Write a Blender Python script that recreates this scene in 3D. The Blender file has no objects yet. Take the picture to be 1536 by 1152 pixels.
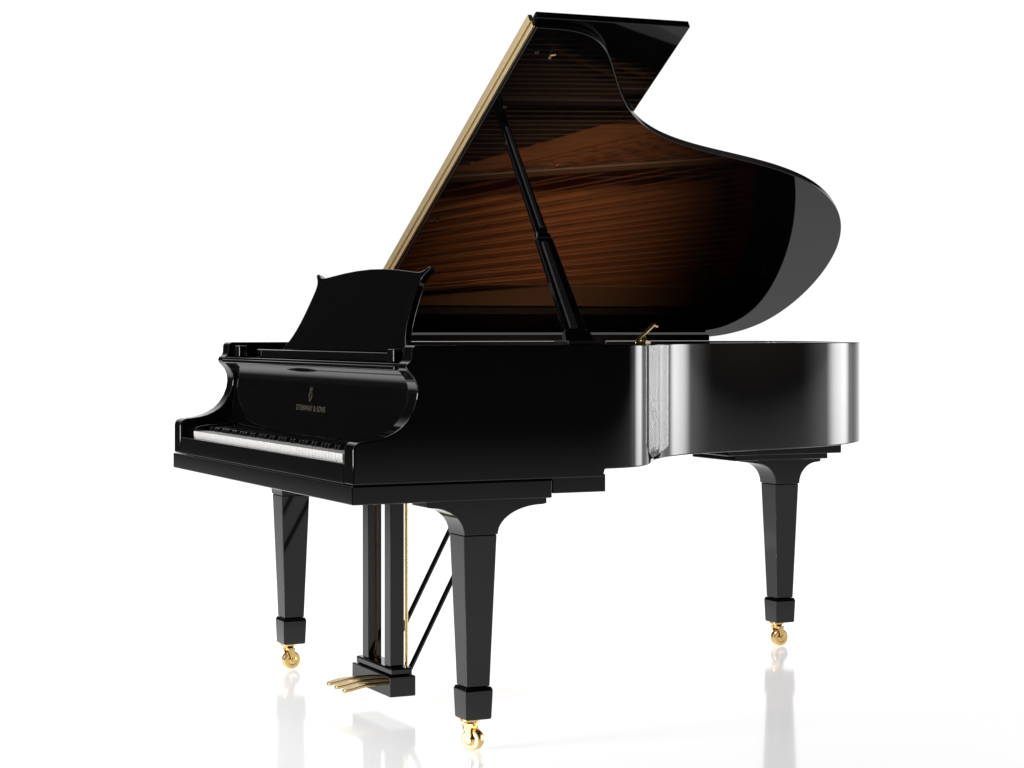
import bpy, bmesh, math, random
from mathutils import Vector, Matrix
random.seed(3)
S=bpy.context.scene; COL=S.collection
S.view_settings.view_transform='Standard'; S.view_settings.look='None'; S.view_settings.exposure=0

# ---------------------------------------------------------------- camera
PHI=1.1244
cd=bpy.data.cameras.new('camera'); cam=bpy.data.objects.new('camera',cd); COL.objects.link(cam); S.camera=cam
cam.location=(5.9566,-1.7337,1.0242); cam.rotation_euler=(math.pi/2,0,PHI)
cd.sensor_width=36; cd.lens=3077.26/1536*36; cd.shift_y=-(576-495.09)/1536; cd.clip_end=500; cd.clip_start=.05

# ---------------------------------------------------------------- materials
def mat(name,col,rough=.4,metal=0,ior=1.5,coat=0,bump=None,noise=None,spec=None):
    m=bpy.data.materials.new(name); m.use_nodes=True; nt=m.node_tree; b=nt.nodes['Principled BSDF']
    b.inputs['Base Color'].default_value=(*col,1); b.inputs['Roughness'].default_value=rough
    b.inputs['Metallic'].default_value=metal; b.inputs['IOR'].default_value=ior
    tc=nt.nodes.new('ShaderNodeTexCoord')
    if noise:
        sc,c2=noise; n=nt.nodes.new('ShaderNodeTexNoise'); n.inputs['Scale'].default_value=sc; n.inputs['Detail'].default_value=5
        mx=nt.nodes.new('ShaderNodeMix'); mx.data_type='RGBA'; mx.inputs['A'].default_value=(*col,1); mx.inputs['B'].default_value=(*c2,1)
        nt.links.new(tc.outputs['Object'],n.inputs['Vector']); nt.links.new(n.outputs['Fac'],mx.inputs['Factor']); nt.links.new(mx.outputs['Result'],b.inputs['Base Color'])
    if bump:
        sc,st,di=bump; n=nt.nodes.new('ShaderNodeTexNoise'); n.inputs['Scale'].default_value=sc; n.inputs['Detail'].default_value=2
        bp=nt.nodes.new('ShaderNodeBump'); bp.inputs['Strength'].default_value=st; bp.inputs['Distance'].default_value=di
        nt.links.new(tc.outputs['Object'],n.inputs['Vector']); nt.links.new(n.outputs['Fac'],bp.inputs['Height']); nt.links.new(bp.outputs['Normal'],b.inputs['Normal'])
    return m
BLACK=mat('black_lacquer',(.002,.002,.0021),.05,0,1.5,noise=(6,(.003,.003,.003)))
LIDM=mat('black_lacquer_lid',(.002,.002,.0021),.03,0,1.42,noise=(6,(.003,.003,.003)))
SATIN=mat('black_satin',(.005,.005,.005),.3,noise=(30,(.009,.009,.009)))
PROP_SHEEN=mat('grey_prop_sheen',(.03,.03,.03),.35,noise=(30,(.045,.045,.045)))  # grey that paints a sheen onto the black prop
BRASS=mat('polished_brass',(.87,.60,.22),.2,1,noise=(40,(.94,.70,.32)))
PEDALM=mat('pedal_brass',(.62,.42,.16),.25,1,noise=(40,(.7,.5,.22)))
HINGE=mat('brushed_brass',(.88,.70,.38),.38,1,noise=(60,(.9,.74,.46)))
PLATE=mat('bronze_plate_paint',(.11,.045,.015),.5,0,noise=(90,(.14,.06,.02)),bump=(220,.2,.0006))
PLATE_SHADE=mat('shaded_plate_paint',(.022,.008,.004),.55,0,noise=(60,(.03,.011,.005)))  # plate paint darkened to stand in for shade on the treble side
WOOD=mat('spruce_soundboard',(.42,.15,.045),.4,noise=(14,(.30,.10,.028)))
STEEL=mat('steel_string',(.6,.36,.2),.35,1,noise=(50,(.5,.3,.17)))
COPPER=mat('copper_string',(.75,.28,.10),.35,1,noise=(50,(.65,.22,.08)))
FELT=mat('red_felt',(.8,.01,.02),.9,noise=(200,(.55,.008,.012)))
IVORY=mat('white_key_top',(.88,.87,.85),.18,noise=(20,(.85,.84,.82)))
EBONY=mat('black_key_top',(.005,.005,.005),.2,noise=(20,(.008,.008,.008)))
GOLDLEAF=mat('gold_lettering',(.075,.058,.038),.5,.2,noise=(60,(.10,.077,.048)))

# ---------------------------------------------------------------- mesh helpers
def obj(name,bm,m,parent=None,bev=0,seg=2):
    bmesh.ops.remove_doubles(bm,verts=bm.verts,dist=1e-6)
    bmesh.ops.recalc_face_normals(bm,faces=bm.faces)
    me=bpy.data.meshes.new(name); bm.to_mesh(me); bm.free()
    for p in me.polygons: p.use_smooth=True
    o=bpy.data.objects.new(name,me); COL.objects.link(o); me.materials.append(m)
    if parent is not None:
        o.parent=parent
        if parent.type=='EMPTY': o.location=-parent.location
    if bev:
        b=o.modifiers.new('bevel','BEVEL'); b.width=bev; b.segments=seg; b.limit_method='ANGLE'; b.angle_limit=math.radians(38); b.harden_normals=True
    else:
        bm2=bmesh.new(); bm2.from_mesh(me)
        for e in bm2.edges:
            if len(e.link_faces)==2 and e.calc_face_angle(0)>math.radians(38): e.smooth=False
        bm2.to_mesh(me); bm2.free()
    return o
def box(bm,x0,x1,y0,y1,z0,z1,M=None):
    v=[Vector((x,y,z)) for x in (x0,x1) for y in (y0,y1) for z in (z0,z1)]
    if M: v=[M@p for p in v]
    v=[bm.verts.new(p) for p in v]
    for f in ((0,1,3,2),(4,6,7,5),(0,4,5,1),(2,3,7,6),(0,2,6,4),(1,5,7,3)): bm.faces.new([v[i] for i in f])
    return bm
def B(): return bmesh.new()
def prism(bm,pts,fa,fb):
    a=[bm.verts.new(fa(p)) for p in pts]; b=[bm.verts.new(fb(p)) for p in pts]
    bm.faces.new(a); bm.faces.new(b[::-1]); n=len(pts)
    for i in range(n): bm.faces.new((a[i],a[(i+1)%n],b[(i+1)%n],b[i]))
    return bm
def yz(bm,pts,x0,x1): return prism(bm,pts,lambda p:Vector((x0,p[0],p[1])),lambda p:Vector((x1,p[0],p[1])))
def bar(bm,a,b,r,n=8):
    a=Vector(a);b=Vector(b);d=(b-a);L=d.length;q=d.to_track_quat('Z','Y').to_matrix().to_4x4()
    M=Matrix.Translation(a)@q
    A=[];Bv=[]
    for i in range(n):
        t=2*math.pi*i/n; A.append(bm.verts.new(M@Vector((r*math.cos(t),r*math.sin(t),0)))); Bv.append(bm.verts.new(M@Vector((r*math.cos(t),r*math.sin(t),L))))
    bm.faces.new(A[::-1]); bm.faces.new(Bv)
    for i in range(n): bm.faces.new((A[i],A[(i+1)%n],Bv[(i+1)%n],Bv[i]))
    return bm
def lathe(bm,prof,M,n=28):
    rings=[]
    for r,z in prof:
        if r<1e-6: rings.append([bm.verts.new(M@Vector((0,0,z)))])
        else: rings.append([bm.verts.new(M@Vector((r*math.cos(2*math.pi*i/n),r*math.sin(2*math.pi*i/n),z))) for i in range(n)])
    for k in range(len(rings)-1):
        a,b=rings[k],rings[k+1]
        for i in range(n):
            j=(i+1)%n
            if len(a)==1 and len(b)==1: continue
            if len(a)==1: bm.faces.new((a[0],b[j],b[i]))
            elif len(b)==1: bm.faces.new((a[i],a[j],b[0]))
            else: bm.faces.new((a[i],a[j],b[j],b[i]))
    return bm
def bspline(P,per=6):
    Q=[P[0]]*2+list(P)+[P[-1]]*2; out=[]
    for i in range(len(Q)-3):
        p=[Vector(q) for q in Q[i:i+4]]
        for k in range(per):
            t=k/per
            out.append((p[0]*(1-t)**3+p[1]*(3*t**3-6*t*t+4)+p[2]*(-3*t**3+3*t*t+3*t+1)+p[3]*t**3)/6)
    out.append(Vector(P[-1])); return out

W=1.475
CURVE=[(W,.62),(W,.69),(1.458,.765),(1.405,.83),(1.325,.885),(1.22,.955),(1.125,1.04),(1.05,1.155),(1.0,1.3),(.965,1.46),(.925,1.62),(.87,1.765),(.79,1.89),(.68,2.0),(.53,2.075),(.36,2.105),(.2,2.09),(.065,2.03),(0,1.9),(0,1.8)]
OUT=bspline(CURVE,12)   # plan outline, treble side to bass side

# ---------------------------------------------------------------- the piano
piano=bpy.data.objects.new('grand_piano',None); COL.objects.link(piano); piano.location=(.74,1.0,0)
piano['label']='glossy black grand piano on three brass-castered legs with its curved lid propped open'
piano['category']='piano'

# rim with both scrolled arms, one continuous surface
YA=.30
arm=[(0,.66),(0,.742),(.002,.751),(.008,.758),(.018,.7615),(.04,.764),(.062,.767),(.083,.7725),(.103,.781),(.122,.793),(.138,.809),(.151,.829),(.16,.852),(.163,.874),(.161,.892),(.154,.908),(.144,.92),(.137,.927),(.134,.935),(.137,.944),(.145,.949),(.149,.957),(.15,.978),(.153,.985),(.16,.988),(YA,.988),(YA,.66)]
st=[]
for y in (YA,.45): st.append((Vector((W,y)),.66))
for p in OUT: st.append((p,.66 if p.y<.665 and p.x>1 else .68))
for y in [1.6,1.3,1.0,.7,.672]: st.append((Vector((0,y)),.68))
for y in [.67,.45,YA]: st.append((Vector((0,y)),.66))
cl=[st[0]]
for s in st[1:]:
    if (s[0]-cl[-1][0]).length>1e-4: cl.append(s)
st=cl
def offset(pts,i,d):
    a=pts[max(i-1,0)];b=pts[min(i+1,len(pts)-1)];t=(b-a).normalized(); return pts[i]+Vector((-t.y,t.x))*d
P2=[s[0] for s in st]
bm=B();R=[]
for i,(p,zb) in enumerate(st):
    q=offset(P2,i,.06)
    R.append([bm.verts.new((p.x,p.y,.988)),bm.verts.new((p.x,p.y,zb)),bm.verts.new((q.x,q.y,zb)),bm.verts.new((q.x,q.y,.988))])
for a,b in zip(R,R[1:]):
    for k in range(4): bm.faces.new((a[k],a[(k+1)%4],b[(k+1)%4],b[k]))
for x0,x1 in ((0,.06),(W-.06,W)):
    a=[bm.verts.new((x0,y,z)) for y,z in arm]; b=[bm.verts.new((x1,y,z)) for y,z in arm]; n=len(arm)
    bm.faces.new(a); bm.faces.new(b[::-1])
    for i in range(n):
        if i==n-2: continue      # open where the arm runs on into the rim
        bm.faces.new((a[i],a[(i+1)%n],b[(i+1)%n],b[i]))
obj('case_rim',bm,BLACK,piano,bev=.004,seg=3)

INN=[offset(P2,i,.062) for i in range(len(P2)) if P2[i].y>.4]
bm=B(); pts=[(p.x,p.y) for p in INN]
prism(bm,pts,lambda p:Vector((p[0],p[1],.885)),lambda p:Vector((p[0],p[1],.895)))
obj('soundboard',bm,WOOD,piano)
bm=B();IN2=[offset(P2,i,.064) for i in range(len(P2)) if P2[i].y>.5];IN3=[offset(P2,i,.135) for i in range(len(P2)) if P2[i].y>.5]
r=[[bm.verts.new((a.x,a.y,.93)),bm.verts.new((a.x,a.y,.91)),bm.verts.new((b.x,b.y,.91)),bm.verts.new((b.x,b.y,.93))] for a,b in zip(IN2,IN3)]
for a,b in zip(r,r[1:]):
    for k in range(4): bm.faces.new((a[k],a[(k+1)%4],b[(k+1)%4],b[k]))
bm.faces.new(r[0]);bm.faces.new(r[-1][::-1])
plate=obj('iron_plate',bm,PLATE,piano)
bm=box(B(),.065,1.41,.37,.56,.905,.932); obj('pin_field',bm,PLATE,plate,bev=.004)
# plate web added over the treble half, coloured dark in place of shade
wb=[(1.40,.57)]+[(p.x,p.y) for p in (offset(P2,i,.12) for i in range(len(P2))) if p.y>.60 and p.x>.82 and p.y<1.75]+[(.74,1.62),(.70,1.35),(.58,1.0),(.50,.75),(.47,.57)]
bm=prism(B(),wb,lambda p:Vector((p[0],p[1],.897)),lambda p:Vector((p[0],p[1],.909))); obj('plate_web',bm,PLATE_SHADE,plate)
def ymax(x,m=.16):
    best=0
    for p,q in zip(OUT,OUT[1:]):
        lo,hi=min(p.x,q.x),max(p.x,q.x)
        if lo<=x<=hi and hi-lo>1e-6: best=max(best,p.y+(q.y-p.y)*(x-p.x)/(q.x-p.x))
    return best-m
for (x0,x1) in ((.47,.62),(.74,.80),(.98,1.0),(1.2,1.2)):
    y1=ymax(x1,.08); bm=B(); d=Vector((x1-x0,y1-.5,0)); n=Vector((d.y,-d.x,0)).normalized()*.012
    a=Vector((x0,.5,0));b=Vector((x1,y1,0))
    pts=[a-n,a+n,b+n,b-n]
    prism(bm,pts,lambda p:Vector((p[0],p[1],.92)),lambda p:Vector((p[0],p[1],.962)))
    obj('plate_strut',bm,PLATE if x0<.5 else PLATE_SHADE,plate,bev=.005)  # treble struts get the darkened colour, as if in shade
bm=B()
felt=[Vector((x,ymax(x,.17))) for x in [.18+.03*i for i in range(28)]]
for a,b in zip(felt,felt[1:]):
    d=(b-a).normalized(); n=Vector((-d.y,d.x))*.035
    prism(bm,[a-n,b-n,b+n,a+n],lambda p:Vector((p[0],p[1],.931)),lambda p:Vector((p[0],p[1],.938)))
obj('felt_strip',bm,FELT,plate)
bm=box(B(),.08,1.40,.565,.59,.93,.94); obj('felt_strip',bm,FELT,plate)
for i in range(58):
    t=i/57; x0=1.34-.86*t; x1=x0+.02+.05*t; y1=ymax(min(x1,1.42),.15)
    obj('string',bar(B(),(x0,.43+.08*(i%3)/2,.946),(x1,max(y1,.62),.944),.0012,5),STEEL,plate)
for i in range(24):
    t=i/23; x0=.10+.31*t; x1=.24+.52*t
    obj('string',bar(B(),(x0,.43+.08*(i%2),.957),(x1,ymax(x1,.17),.955),.0030-.001*t,6),COPPER,plate)
bm=B()
for i in range(110):
    for k in range(2):
        x=.09+i*.0118+random.uniform(-.001,.001)
        y=.40+k*.045+.03*((i//3)%2); bar(bm,(x,y,.93),(x,y,.953),.003,6)
o=obj('tuning_pins',bm,STEEL,plate); o['kind']='stuff'
bm=B()
for i in range(60):
    x=.12+i*.0178
    if i in (20,36): continue
    box(bm,x-.004,x+.004,.60,.66+.05*(1-i/60),.95,.968)
obj('damper_row',bm,SATIN,piano)

# keybed and under-blocks
bm=box(B(),-.001,W+.001,-.003,.52,.614,.6585); obj('key_bed',bm,BLACK,piano,bev=.003)
bm=box(B(),.01,W-.002,.522,.67,.624,.668); obj('rear_rail',bm,BLACK,piano,bev=.003)
bm=box(B(),.062,W-.062,0,.020,.6595,.709); obj('key_slip',bm,BLACK,piano,bev=.003)
for x0 in (.0615,W-.126):
    bm=yz(B(),[(.024,.6595),(.024,.731),(.032,.740),(.06,.745),(.148,.75),(.148,.6595)],x0,x0+.0645); obj('key_block',bm,BLACK,piano,bev=.004)
KX0=.1275; kw=(W-.255)/52
whites='ABCDEFG'
for i in range(52):
    x=KX0+i*kw
    bm=B(); box(bm,x+.0008,x+kw-.0008,.0215,.150,.712,.7280); box(bm,x+.001,x+kw-.001,.0235,.150,.69,.7118)
    obj('white_key',bm,IVORY,piano,bev=.0009)
    if whites[i%7] in 'ACDFG' and i<51:
        xb=x+kw; bm=yz(B(),[(.062,.7284),(.0655,.7385),(.070,.7405),(.150,.7415),(.150,.7284)],xb-.0052,xb+.0052); obj('black_key',bm,EBONY,piano,bev=.0012)
pf=[(.152,.742),(.153,.755),(.156,.766),(.161,.79),(.165,.82),(.169,.85),(.1725,.88),(.172,.90),(.168,.915),(.160,.926),(.160,.929),(.215,.929),(.215,.742)]
fb=obj('fallboard',yz(B(),pf,.0615,W-.0615),BLACK,piano,bev=.0015)
ms=obj('music_shelf',box(B(),.0615,W-.0615,.140,.33,.9305,.944),BLACK,piano,bev=.003)
obj('shelf_lip',box(B(),.0615,W-.0615,.128,.1395,.927,.938),BLACK,ms,bev=.003)
obj('desk_tray',box(B(),.20,1.275,.19,.34,.9445,.968),BLACK,piano,bev=.004)
for x in (.1,1.30): obj('desk_stop',box(B(),x,x+.045,.155,.18,.9445,.978),BLACK,piano,bev=.004)
# music desk
half=[(.0,.4725),(.03,.462),(.07,.449),(.12,.436),(.18,.424),(.26,.412),(.35,.402),(.45,.394),(.56,.388),(.67,.383),(.76,.380),(.82,.381),(.865,.386),(.90,.394),(.93,.404),(.96,.415),(.98,.418),(.994,.415),(.999,.407),(.99,.398),(.97,.389),(.95,.376),(.94,.358),(.943,.33),(.963,.27),(.99,.19),(1.01,.1),(1.018,0)]
pts=[(w,t) for t,w in half]+[(-w,t) for t,w in half[-2::-1]]
up=Vector((0,.088,.217)); base=Vector((.74,.246,.970)); n=Vector((0,.217,-.088)).normalized()
bm=prism(B(),pts,lambda p:base+Vector((p[0],0,0))+up*p[1],lambda p:base+Vector((p[0],0,0))+up*p[1]+n*.018)
obj('music_desk',bm,BLACK,piano,bev=.0025)
# lettering and emblem on the fallboard
def text(body,size,x,y,z,tilt,parent,name):
    c=bpy.data.curves.new(name,'FONT'); c.body=body; c.align_x='CENTER'; c.size=size; c.extrude=.0003; c.space_character=1.12
    t=bpy.data.objects.new('tmp',c); COL.objects.link(t); bpy.context.view_layer.update()
    me=bpy.data.meshes.new_from_object(t.evaluated_get(bpy.context.evaluated_depsgraph_get())); bpy.data.objects.remove(t)
    me.transform(Matrix.Translation((x,y,z))@Matrix.Rotation(math.pi/2-tilt,4,'X')@Matrix.Diagonal((1.12,1,1,1)))
    me.materials.clear(); me.materials.append(GOLDLEAF)
    o=bpy.data.objects.new(name,me); COL.objects.link(o); o.parent=parent; return o
text('STEINWAY & SONS',.0215,.735,.1625,.806,math.atan(.12),fb,'lettering')
bm=B(); c0=Vector((.725,.1665,.836))
def P(x,z): return c0+Vector((x*1.1,z*1.05*.12-.0005,z*1.05))
for s in (-1,1):
    L=[(0.0,0),(.007,.002),(.0105,.009),(.009,.016),(.0055,.022),(.006,.028),(.0095,.032)]
    for a,b in zip(L,L[1:]): bar(bm,P(s*a[0],a[1]),P(s*b[0],b[1]),.0010,6)
bar(bm,P(-.0075,.0275),P(.0075,.0275),.0007,6); bar(bm,P(-.006,-.003),P(.006,-.003),.001,6)
for x in (-.003,.003): bar(bm,P(x,.001),P(x,.034),.0004,5)
obj('lyre_emblem',bm,GOLDLEAF,fb)

# ---------------------------------------------------------------- lid
TH=math.radians(32.3); ca,sa=math.cos(TH),math.sin(TH)
def L3(s,y,h=0): return Vector((s*ca-h*sa,y,1.011+s*sa+h*ca))
YF=.592
def sq(x): return x-.022*max(0,1-x/.5)
lp=[(W,YF)]+[(sq(p[0]),p[1]) for p in OUT if p[1]>YF+.005]+[(-.022,YF)]
lid=obj('lid',prism(B(),lp,lambda p:L3(p[0],p[1],0),lambda p:L3(p[0],p[1],.021)),LIDM,piano,bev=.003)
flap=obj('lid_flap',prism(B(),[(-.012,YF+.002),(W+.012,YF+.002),(W+.018,1.045),(-.012,1.045)],lambda p:L3(p[0],p[1],.0235),lambda p:L3(p[0],p[1],.0445)),LIDM,piano,bev=.003)
bm=B()
for h0,h1,y0 in ((.007,.0215,.583),(.0235,.046,.578)):
    prism(bm,[(-.01,h0),(W-.004,h0),(W-.004,h1),(-.01,h1)],lambda p:L3(p[0],YF-.001,p[1]),lambda p:L3(p[0],y0,p[1]))
obj('lid_hinge',bm,HINGE,lid,bev=.002)
obj('hinge_rail',box(B(),.004,.028,.60,1.84,.9885,1.009),BLACK,piano,bev=.002)
for s in (.35,.62,.9,1.15,1.38):
    q=L3(s,.63,0); M=Matrix.Translation(q)@Matrix.Rotation(-TH,4,'Y')@Matrix.Rotation(math.pi,4,'X')
    obj('lid_button',lathe(B(),[(0,0),(.005,0),(.005,.003),(.003,.005),(0,.005)],M,12),SATIN,lid)
bm=B(); bar(bm,L3(1.36,.675,-.003),L3(1.375,.675,-.003),.003,8); bar(bm,L3(1.375,.675,-.003),L3(1.385,.680,-.010),.003,8); obj('lid_catch',bm,PEDALM,lid)

# prop stick
A=Vector((1.415,.628,.985)); T=L3(1.08,.654,-.002); d=(T-A); n1=d.normalized(); side=Vector((0,1,0))
nn=n1.cross(side).normalized()
def stick(bm,t0,t1,w0,w1,th,off=0,so=0):
    a=A+d*t0+side*so; b=A+d*t1+side*so
    V=[]
    for c,w in ((a,w0),(b,w1)):
        for i,j in ((-1,-1),(1,-1),(1,1),(-1,1)): V.append(bm.verts.new(c+side*(i*w/2)+nn*(j*th/2+off)))
    for f in ((3,2,1,0),(4,5,6,7),(0,1,5,4),(1,2,6,5),(2,3,7,6),(3,0,4,7)): bm.faces.new([V[k] for k in f])
bm=B(); stick(bm,.0,.055,.085,.070,.022); stick(bm,.0555,.455,.060,.046,.018); stick(bm,.4555,.48,.046,.034,.018); stick(bm,.4805,1.0,.034,.024,.016)
prop=obj('lid_prop',bm,BLACK,piano,bev=.003)
bm=B(); stick(bm,.06,.43,.020,.015,.008,.0125,-.008); stick(bm,.50,.97,.010,.008,.006,.010,.0)
stick(bm,.06,.43,.020,.015,.008,-.0125,-.008); stick(bm,.50,.97,.010,.008,.006,-.010,.0)
obj('half_prop',bm,PROP_SHEEN,prop,bev=.0015)  # strips coloured grey to imitate the prop's sheen
bm=B(); a=A+d*.46; bar(bm,a-side*.024,a+side*.024,.004,10); obj('prop_pivot',bm,SATIN,prop)
bm=box(B(),1.375,1.455,.575,.68,.9885,.998); obj('prop_plate',bm,SATIN,piano,bev=.002)

# brass catch on the rim
c=Vector((1.17,.945,.988)); bm=B()
box(bm,-.014,.014,-.04,.04,.0,.007,Matrix.Translation(c)@Matrix.Rotation(.9,4,'Z'))
bar(bm,c+Vector((0,-.02,.006)),c+Vector((0,.0,.024)),.005,10); bar(bm,c+Vector((0,.0,.024)),c+Vector((0,.034,.052)),.0055,10); bar(bm,c+Vector((0,.032,.05)),c+Vector((0,.044,.046)),.005,10)
lathe(bm,[(0,0),(.012,0),(.012,.008),(.008,.012),(.006,.02),(0,.02)],Matrix.Translation(c),16)
obj('rim_catch',bm,BRASS,piano,bev=.001)

# ---------------------------------------------------------------- legs
def sqloft(bm,cx,cy,levels):
    rings=[]
    for z,h in levels: rings.append([bm.verts.new((cx+a*h,cy+b*h,z)) for a,b in ((-1,-1),(1,-1),(1,1),(-1,1))])
    bm.faces.new(rings[0][::-1]); bm.faces.new(rings[-1])
    for a,b in zip(rings,rings[1:]):
        for i in range(4): bm.faces.new((a[i],a[(i+1)%4],b[(i+1)%4],b[i]))
    return bm
def leg(cx,cy,top,fl,fr,ang,hw=.044):
    lg=obj('leg',sqloft(B(),cx,cy,[(.158,.031),(.528,hw)]),BLACK,piano,bev=.003)
    H=top-.5285; pr=[]
    N=14
    for k in range(N+1):
        a=k/N*math.pi/2; pr.append((cy-hw-.001-(fl-hw)*(1-math.cos(a)),.5285+(H-.016)*math.sin(a)))
    pr+= [(cy-fl-.012,top-.014),(cy-fl-.012,top),(cy+fr+.012,top),(cy+fr+.012,top-.014)]
    for k in range(N,-1,-1):
        a=k/N*math.pi/2; pr.append((cy+hw+.001+(fr-hw)*(1-math.cos(a)),.5285+(H-.016)*math.sin(a)))
    obj('bracket',yz(B(),pr,cx-hw-.004,cx+hw+.004),BLACK,lg,bev=.002)
    obj('foot_block',sqloft(B(),cx,cy,[(.078,.0315),(.082,.034),(.146,.0365),(.150,.0365),(.1575,.033)]),BLACK,lg,bev=.0015)
    Mz=Matrix.Translation((cx-.005,cy-.006,0))@Matrix.Rotation(ang,4,'Z')
    off=.008
    bm=lathe(B(),[(0,.0775),(.025,.0775),(.025,.072),(.017,.069),(.013,.063),(.015,.060),(0,.058)],Mz,24)
    for s in (-1,1): prism(bm,[(-.010,.064),(.012,.064),(off+.006,.030),(off+.003,.020),(off-.004,.020),(off-.007,.030)],lambda p:Mz@Vector((s*.0155,p[0],p[1])),lambda p:Mz@Vector((s*.0185,p[0],p[1])))
    box(bm,-.0185,.0185,-.010,.012,.057,.064,Mz)
    obj('caster_fork',bm,BRASS,lg,bev=.0012)
    Mw=Mz@Matrix.Translation((0,off,.027))@Matrix.Rotation(math.pi/2,4,'Y')
    obj('caster_wheel',lathe(B(),[(0,-.021),(.007,-.021),(.008,-.0145),(.013,-.0115),(.020,-.0125),(.0255,-.0115),(.027,-.007),(.027,.007),(.0255,.0115),(.020,.0125),(.013,.0115),(.008,.0145),(.007,.021),(0,.021)],Mw,36),BRASS,lg)
    return lg
leg(.0735,.3414,.613,.12,.15,.15)
leg(W-.0735,.3414,.613,.13,.165,-1.0)
leg(.325,1.925,.612,.115,.115,.1)
obj('leg_plate',box(B(),.18,.5,1.62,2.045,.632,.6795),BLACK,piano,bev=.003)
obj('leg_plate',box(B(),.2,.46,1.67,2.02,.6125,.6315),BLACK,piano,bev=.003)

# ---------------------------------------------------------------- pedal lyre
ly=obj('pedal_lyre',box(B(),.60,.88,.335,.41,.043,.098),BLACK,piano,bev=.003)
obj('lyre_moulding',box(B(),.61,.87,.343,.405,.0985,.118),BLACK,ly,bev=.005)
for x in (.658,.820): obj('lyre_post',box(B(),x-.022,x+.022,.352,.392,.1185,.573),BLACK,ly,bev=.002)
obj('lyre_top',box(B(),.60,.88,.30,.43,.5735,.6135),BLACK,ly,bev=.003)
for x in (.69,.74,.79): obj('pedal_rod',bar(B(),(x,.42,.10),(x,.42,.6),.0045,10),BRASS,ly)
for x in (.665,.825): obj('lyre_brace',bar(B(),(x,.415,.105),(x,.70,.64),.007,12),BLACK,ly)
for x in (.68,.74,.80):
    bm=B(); prof=[(.345,.007,.072),(.318,.008,.072),(.295,.012,.071),(.272,.017,.068),(.252,.018,.064),(.238,.014,.061),(.232,.007,.060)]
    rr=[[bm.verts.new((x-w,y,z)),bm.verts.new((x+w,y,z)),bm.verts.new((x+w*.9,y,z-.008)),bm.verts.new((x-w*.9,y,z-.008))] for y,w,z in prof]
    bm.faces.new(rr[0]);bm.faces.new(rr[-1][::-1])
    for a,b in zip(rr,rr[1:]):
        for k in range(4): bm.faces.new((a[k],a[(k+1)%4],b[(k+1)%4],b[k]))
    obj('pedal',bm,PEDALM,ly,bev=.002)

# ---------------------------------------------------------------- floor : glossy white studio floor, with an added glow that washes out the piano's shadow
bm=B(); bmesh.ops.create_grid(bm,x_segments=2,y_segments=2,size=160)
m=bpy.data.materials.new('white_glow_floor'); m.use_nodes=True; nt=m.node_tree; b=nt.nodes['Principled BSDF']
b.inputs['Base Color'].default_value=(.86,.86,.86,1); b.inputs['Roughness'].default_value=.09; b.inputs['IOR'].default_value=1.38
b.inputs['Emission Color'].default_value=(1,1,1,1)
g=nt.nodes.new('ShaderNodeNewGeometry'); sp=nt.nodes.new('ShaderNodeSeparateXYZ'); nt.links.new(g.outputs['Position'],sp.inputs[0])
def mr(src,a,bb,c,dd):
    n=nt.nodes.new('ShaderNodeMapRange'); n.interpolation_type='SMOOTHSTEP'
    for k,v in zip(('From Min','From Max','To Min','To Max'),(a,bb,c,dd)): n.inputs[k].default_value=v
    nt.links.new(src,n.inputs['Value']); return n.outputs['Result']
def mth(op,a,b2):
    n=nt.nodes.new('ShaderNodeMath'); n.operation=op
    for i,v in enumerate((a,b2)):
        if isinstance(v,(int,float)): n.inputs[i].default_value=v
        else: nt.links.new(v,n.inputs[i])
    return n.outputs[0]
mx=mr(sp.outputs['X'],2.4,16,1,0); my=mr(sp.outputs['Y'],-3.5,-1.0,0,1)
nt.links.new(mth('MULTIPLY',mth('MULTIPLY',mx,my),.56),b.inputs['Emission Strength'])  # added floor glow, fading towards the treble side and the front
fl=obj('floor',bm,m); fl['kind']='structure'

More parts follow.
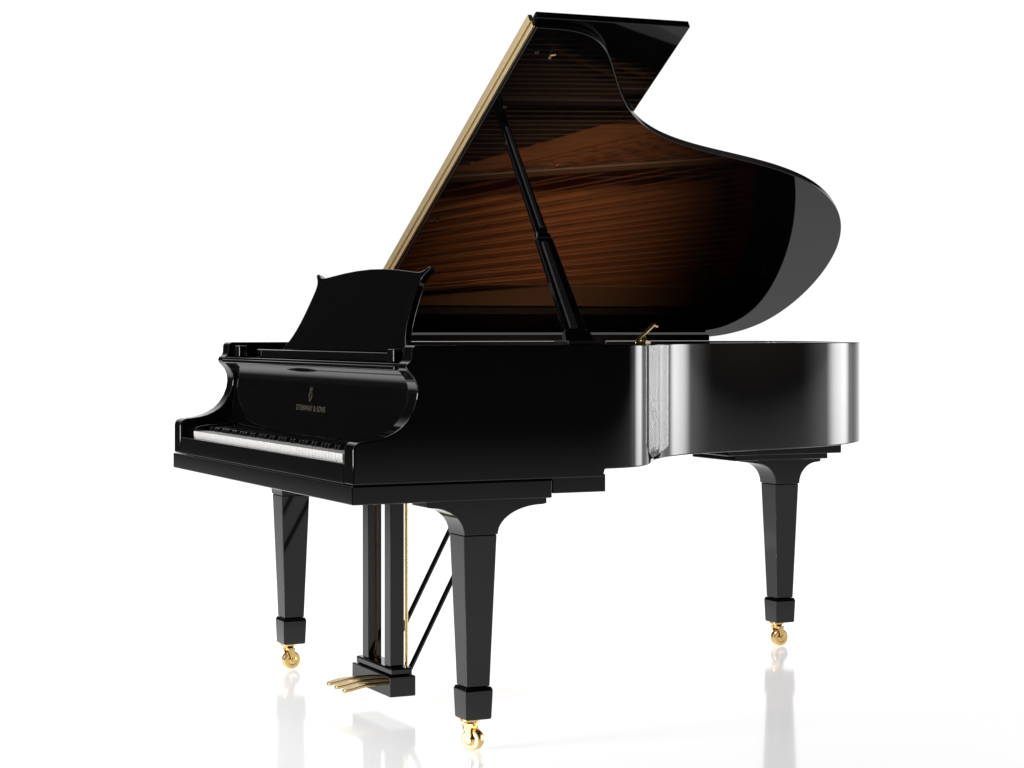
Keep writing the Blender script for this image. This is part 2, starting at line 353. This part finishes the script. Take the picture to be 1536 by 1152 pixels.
# ---------------------------------------------------------------- light
w=bpy.data.worlds.new('World'); S.world=w; w.use_nodes=True; nt=w.node_tree; bg=nt.nodes['Background']
tc=nt.nodes.new('ShaderNodeTexCoord')
nm=nt.nodes.new('ShaderNodeVectorMath'); nm.operation='NORMALIZE'; nt.links.new(tc.outputs['Generated'],nm.inputs[0])
def lobe(v,a,b2,c,dd):
    dp=nt.nodes.new('ShaderNodeVectorMath'); dp.operation='DOT_PRODUCT'; dp.inputs[1].default_value=Vector(v).normalized()
    nt.links.new(nm.outputs[0],dp.inputs[0]); return mr(dp.outputs['Value'],a,b2,c,dd)
back=lobe((-math.sin(PHI),math.cos(PHI),.06),.76,.945,.012,1.03)
g1=lobe((-.02,1,.02),.91,1.0,0,1.0)
g2=lobe((-.08,1,.02),.972,1.0,0,8)
nt.links.new(mth('ADD',back,mth('ADD',g1,g2)),bg.inputs['Color']); bg.inputs['Strength'].default_value=1
def area(name,loc,tgt,sx,sy,L,col=(1,1,1)):
    l=bpy.data.lights.new(name,'AREA'); l.shape='RECTANGLE'; l.size=sx; l.size_y=sy; l.energy=L*math.pi*sx*sy; l.color=col
    o=bpy.data.objects.new(name,l); COL.objects.link(o); o.location=loc; o.rotation_euler=(Vector(tgt)-Vector(loc)).to_track_quat('-Z','Y').to_euler(); return o
area('overhead_fill',(-1.4,-.9,3.8),(.6,.0,0),2.4,2.4,4.4)  # unseen lamp added to brighten key tops and floor
area('key_fill',(1.3,-4.6,1.25),(.7,0,.72),1.6,1.0,36)  # unseen lamp added to whiten the key fronts
area('front_fill',(-3.4,-3.2,1.8),(.6,0,1),2.2,2.6,1.0)  # unseen dim lamp added so the brass strip looks bright
l=bpy.data.lights.new('added_interior_spot','SPOT'); l.energy=4200; l.spot_size=math.radians(15); l.spot_blend=1; l.shadow_soft_size=.25; l.color=(1,.86,.76)  # unseen spot added, narrowed so that mainly the bass strings are lit
o=bpy.data.objects.new('added_interior_spot',l); COL.objects.link(o); o.location=(3.2,2.0,3.0); o.rotation_euler=(Vector((.38,1.25,.92))-o.location).to_track_quat('-Z','Y').to_euler()
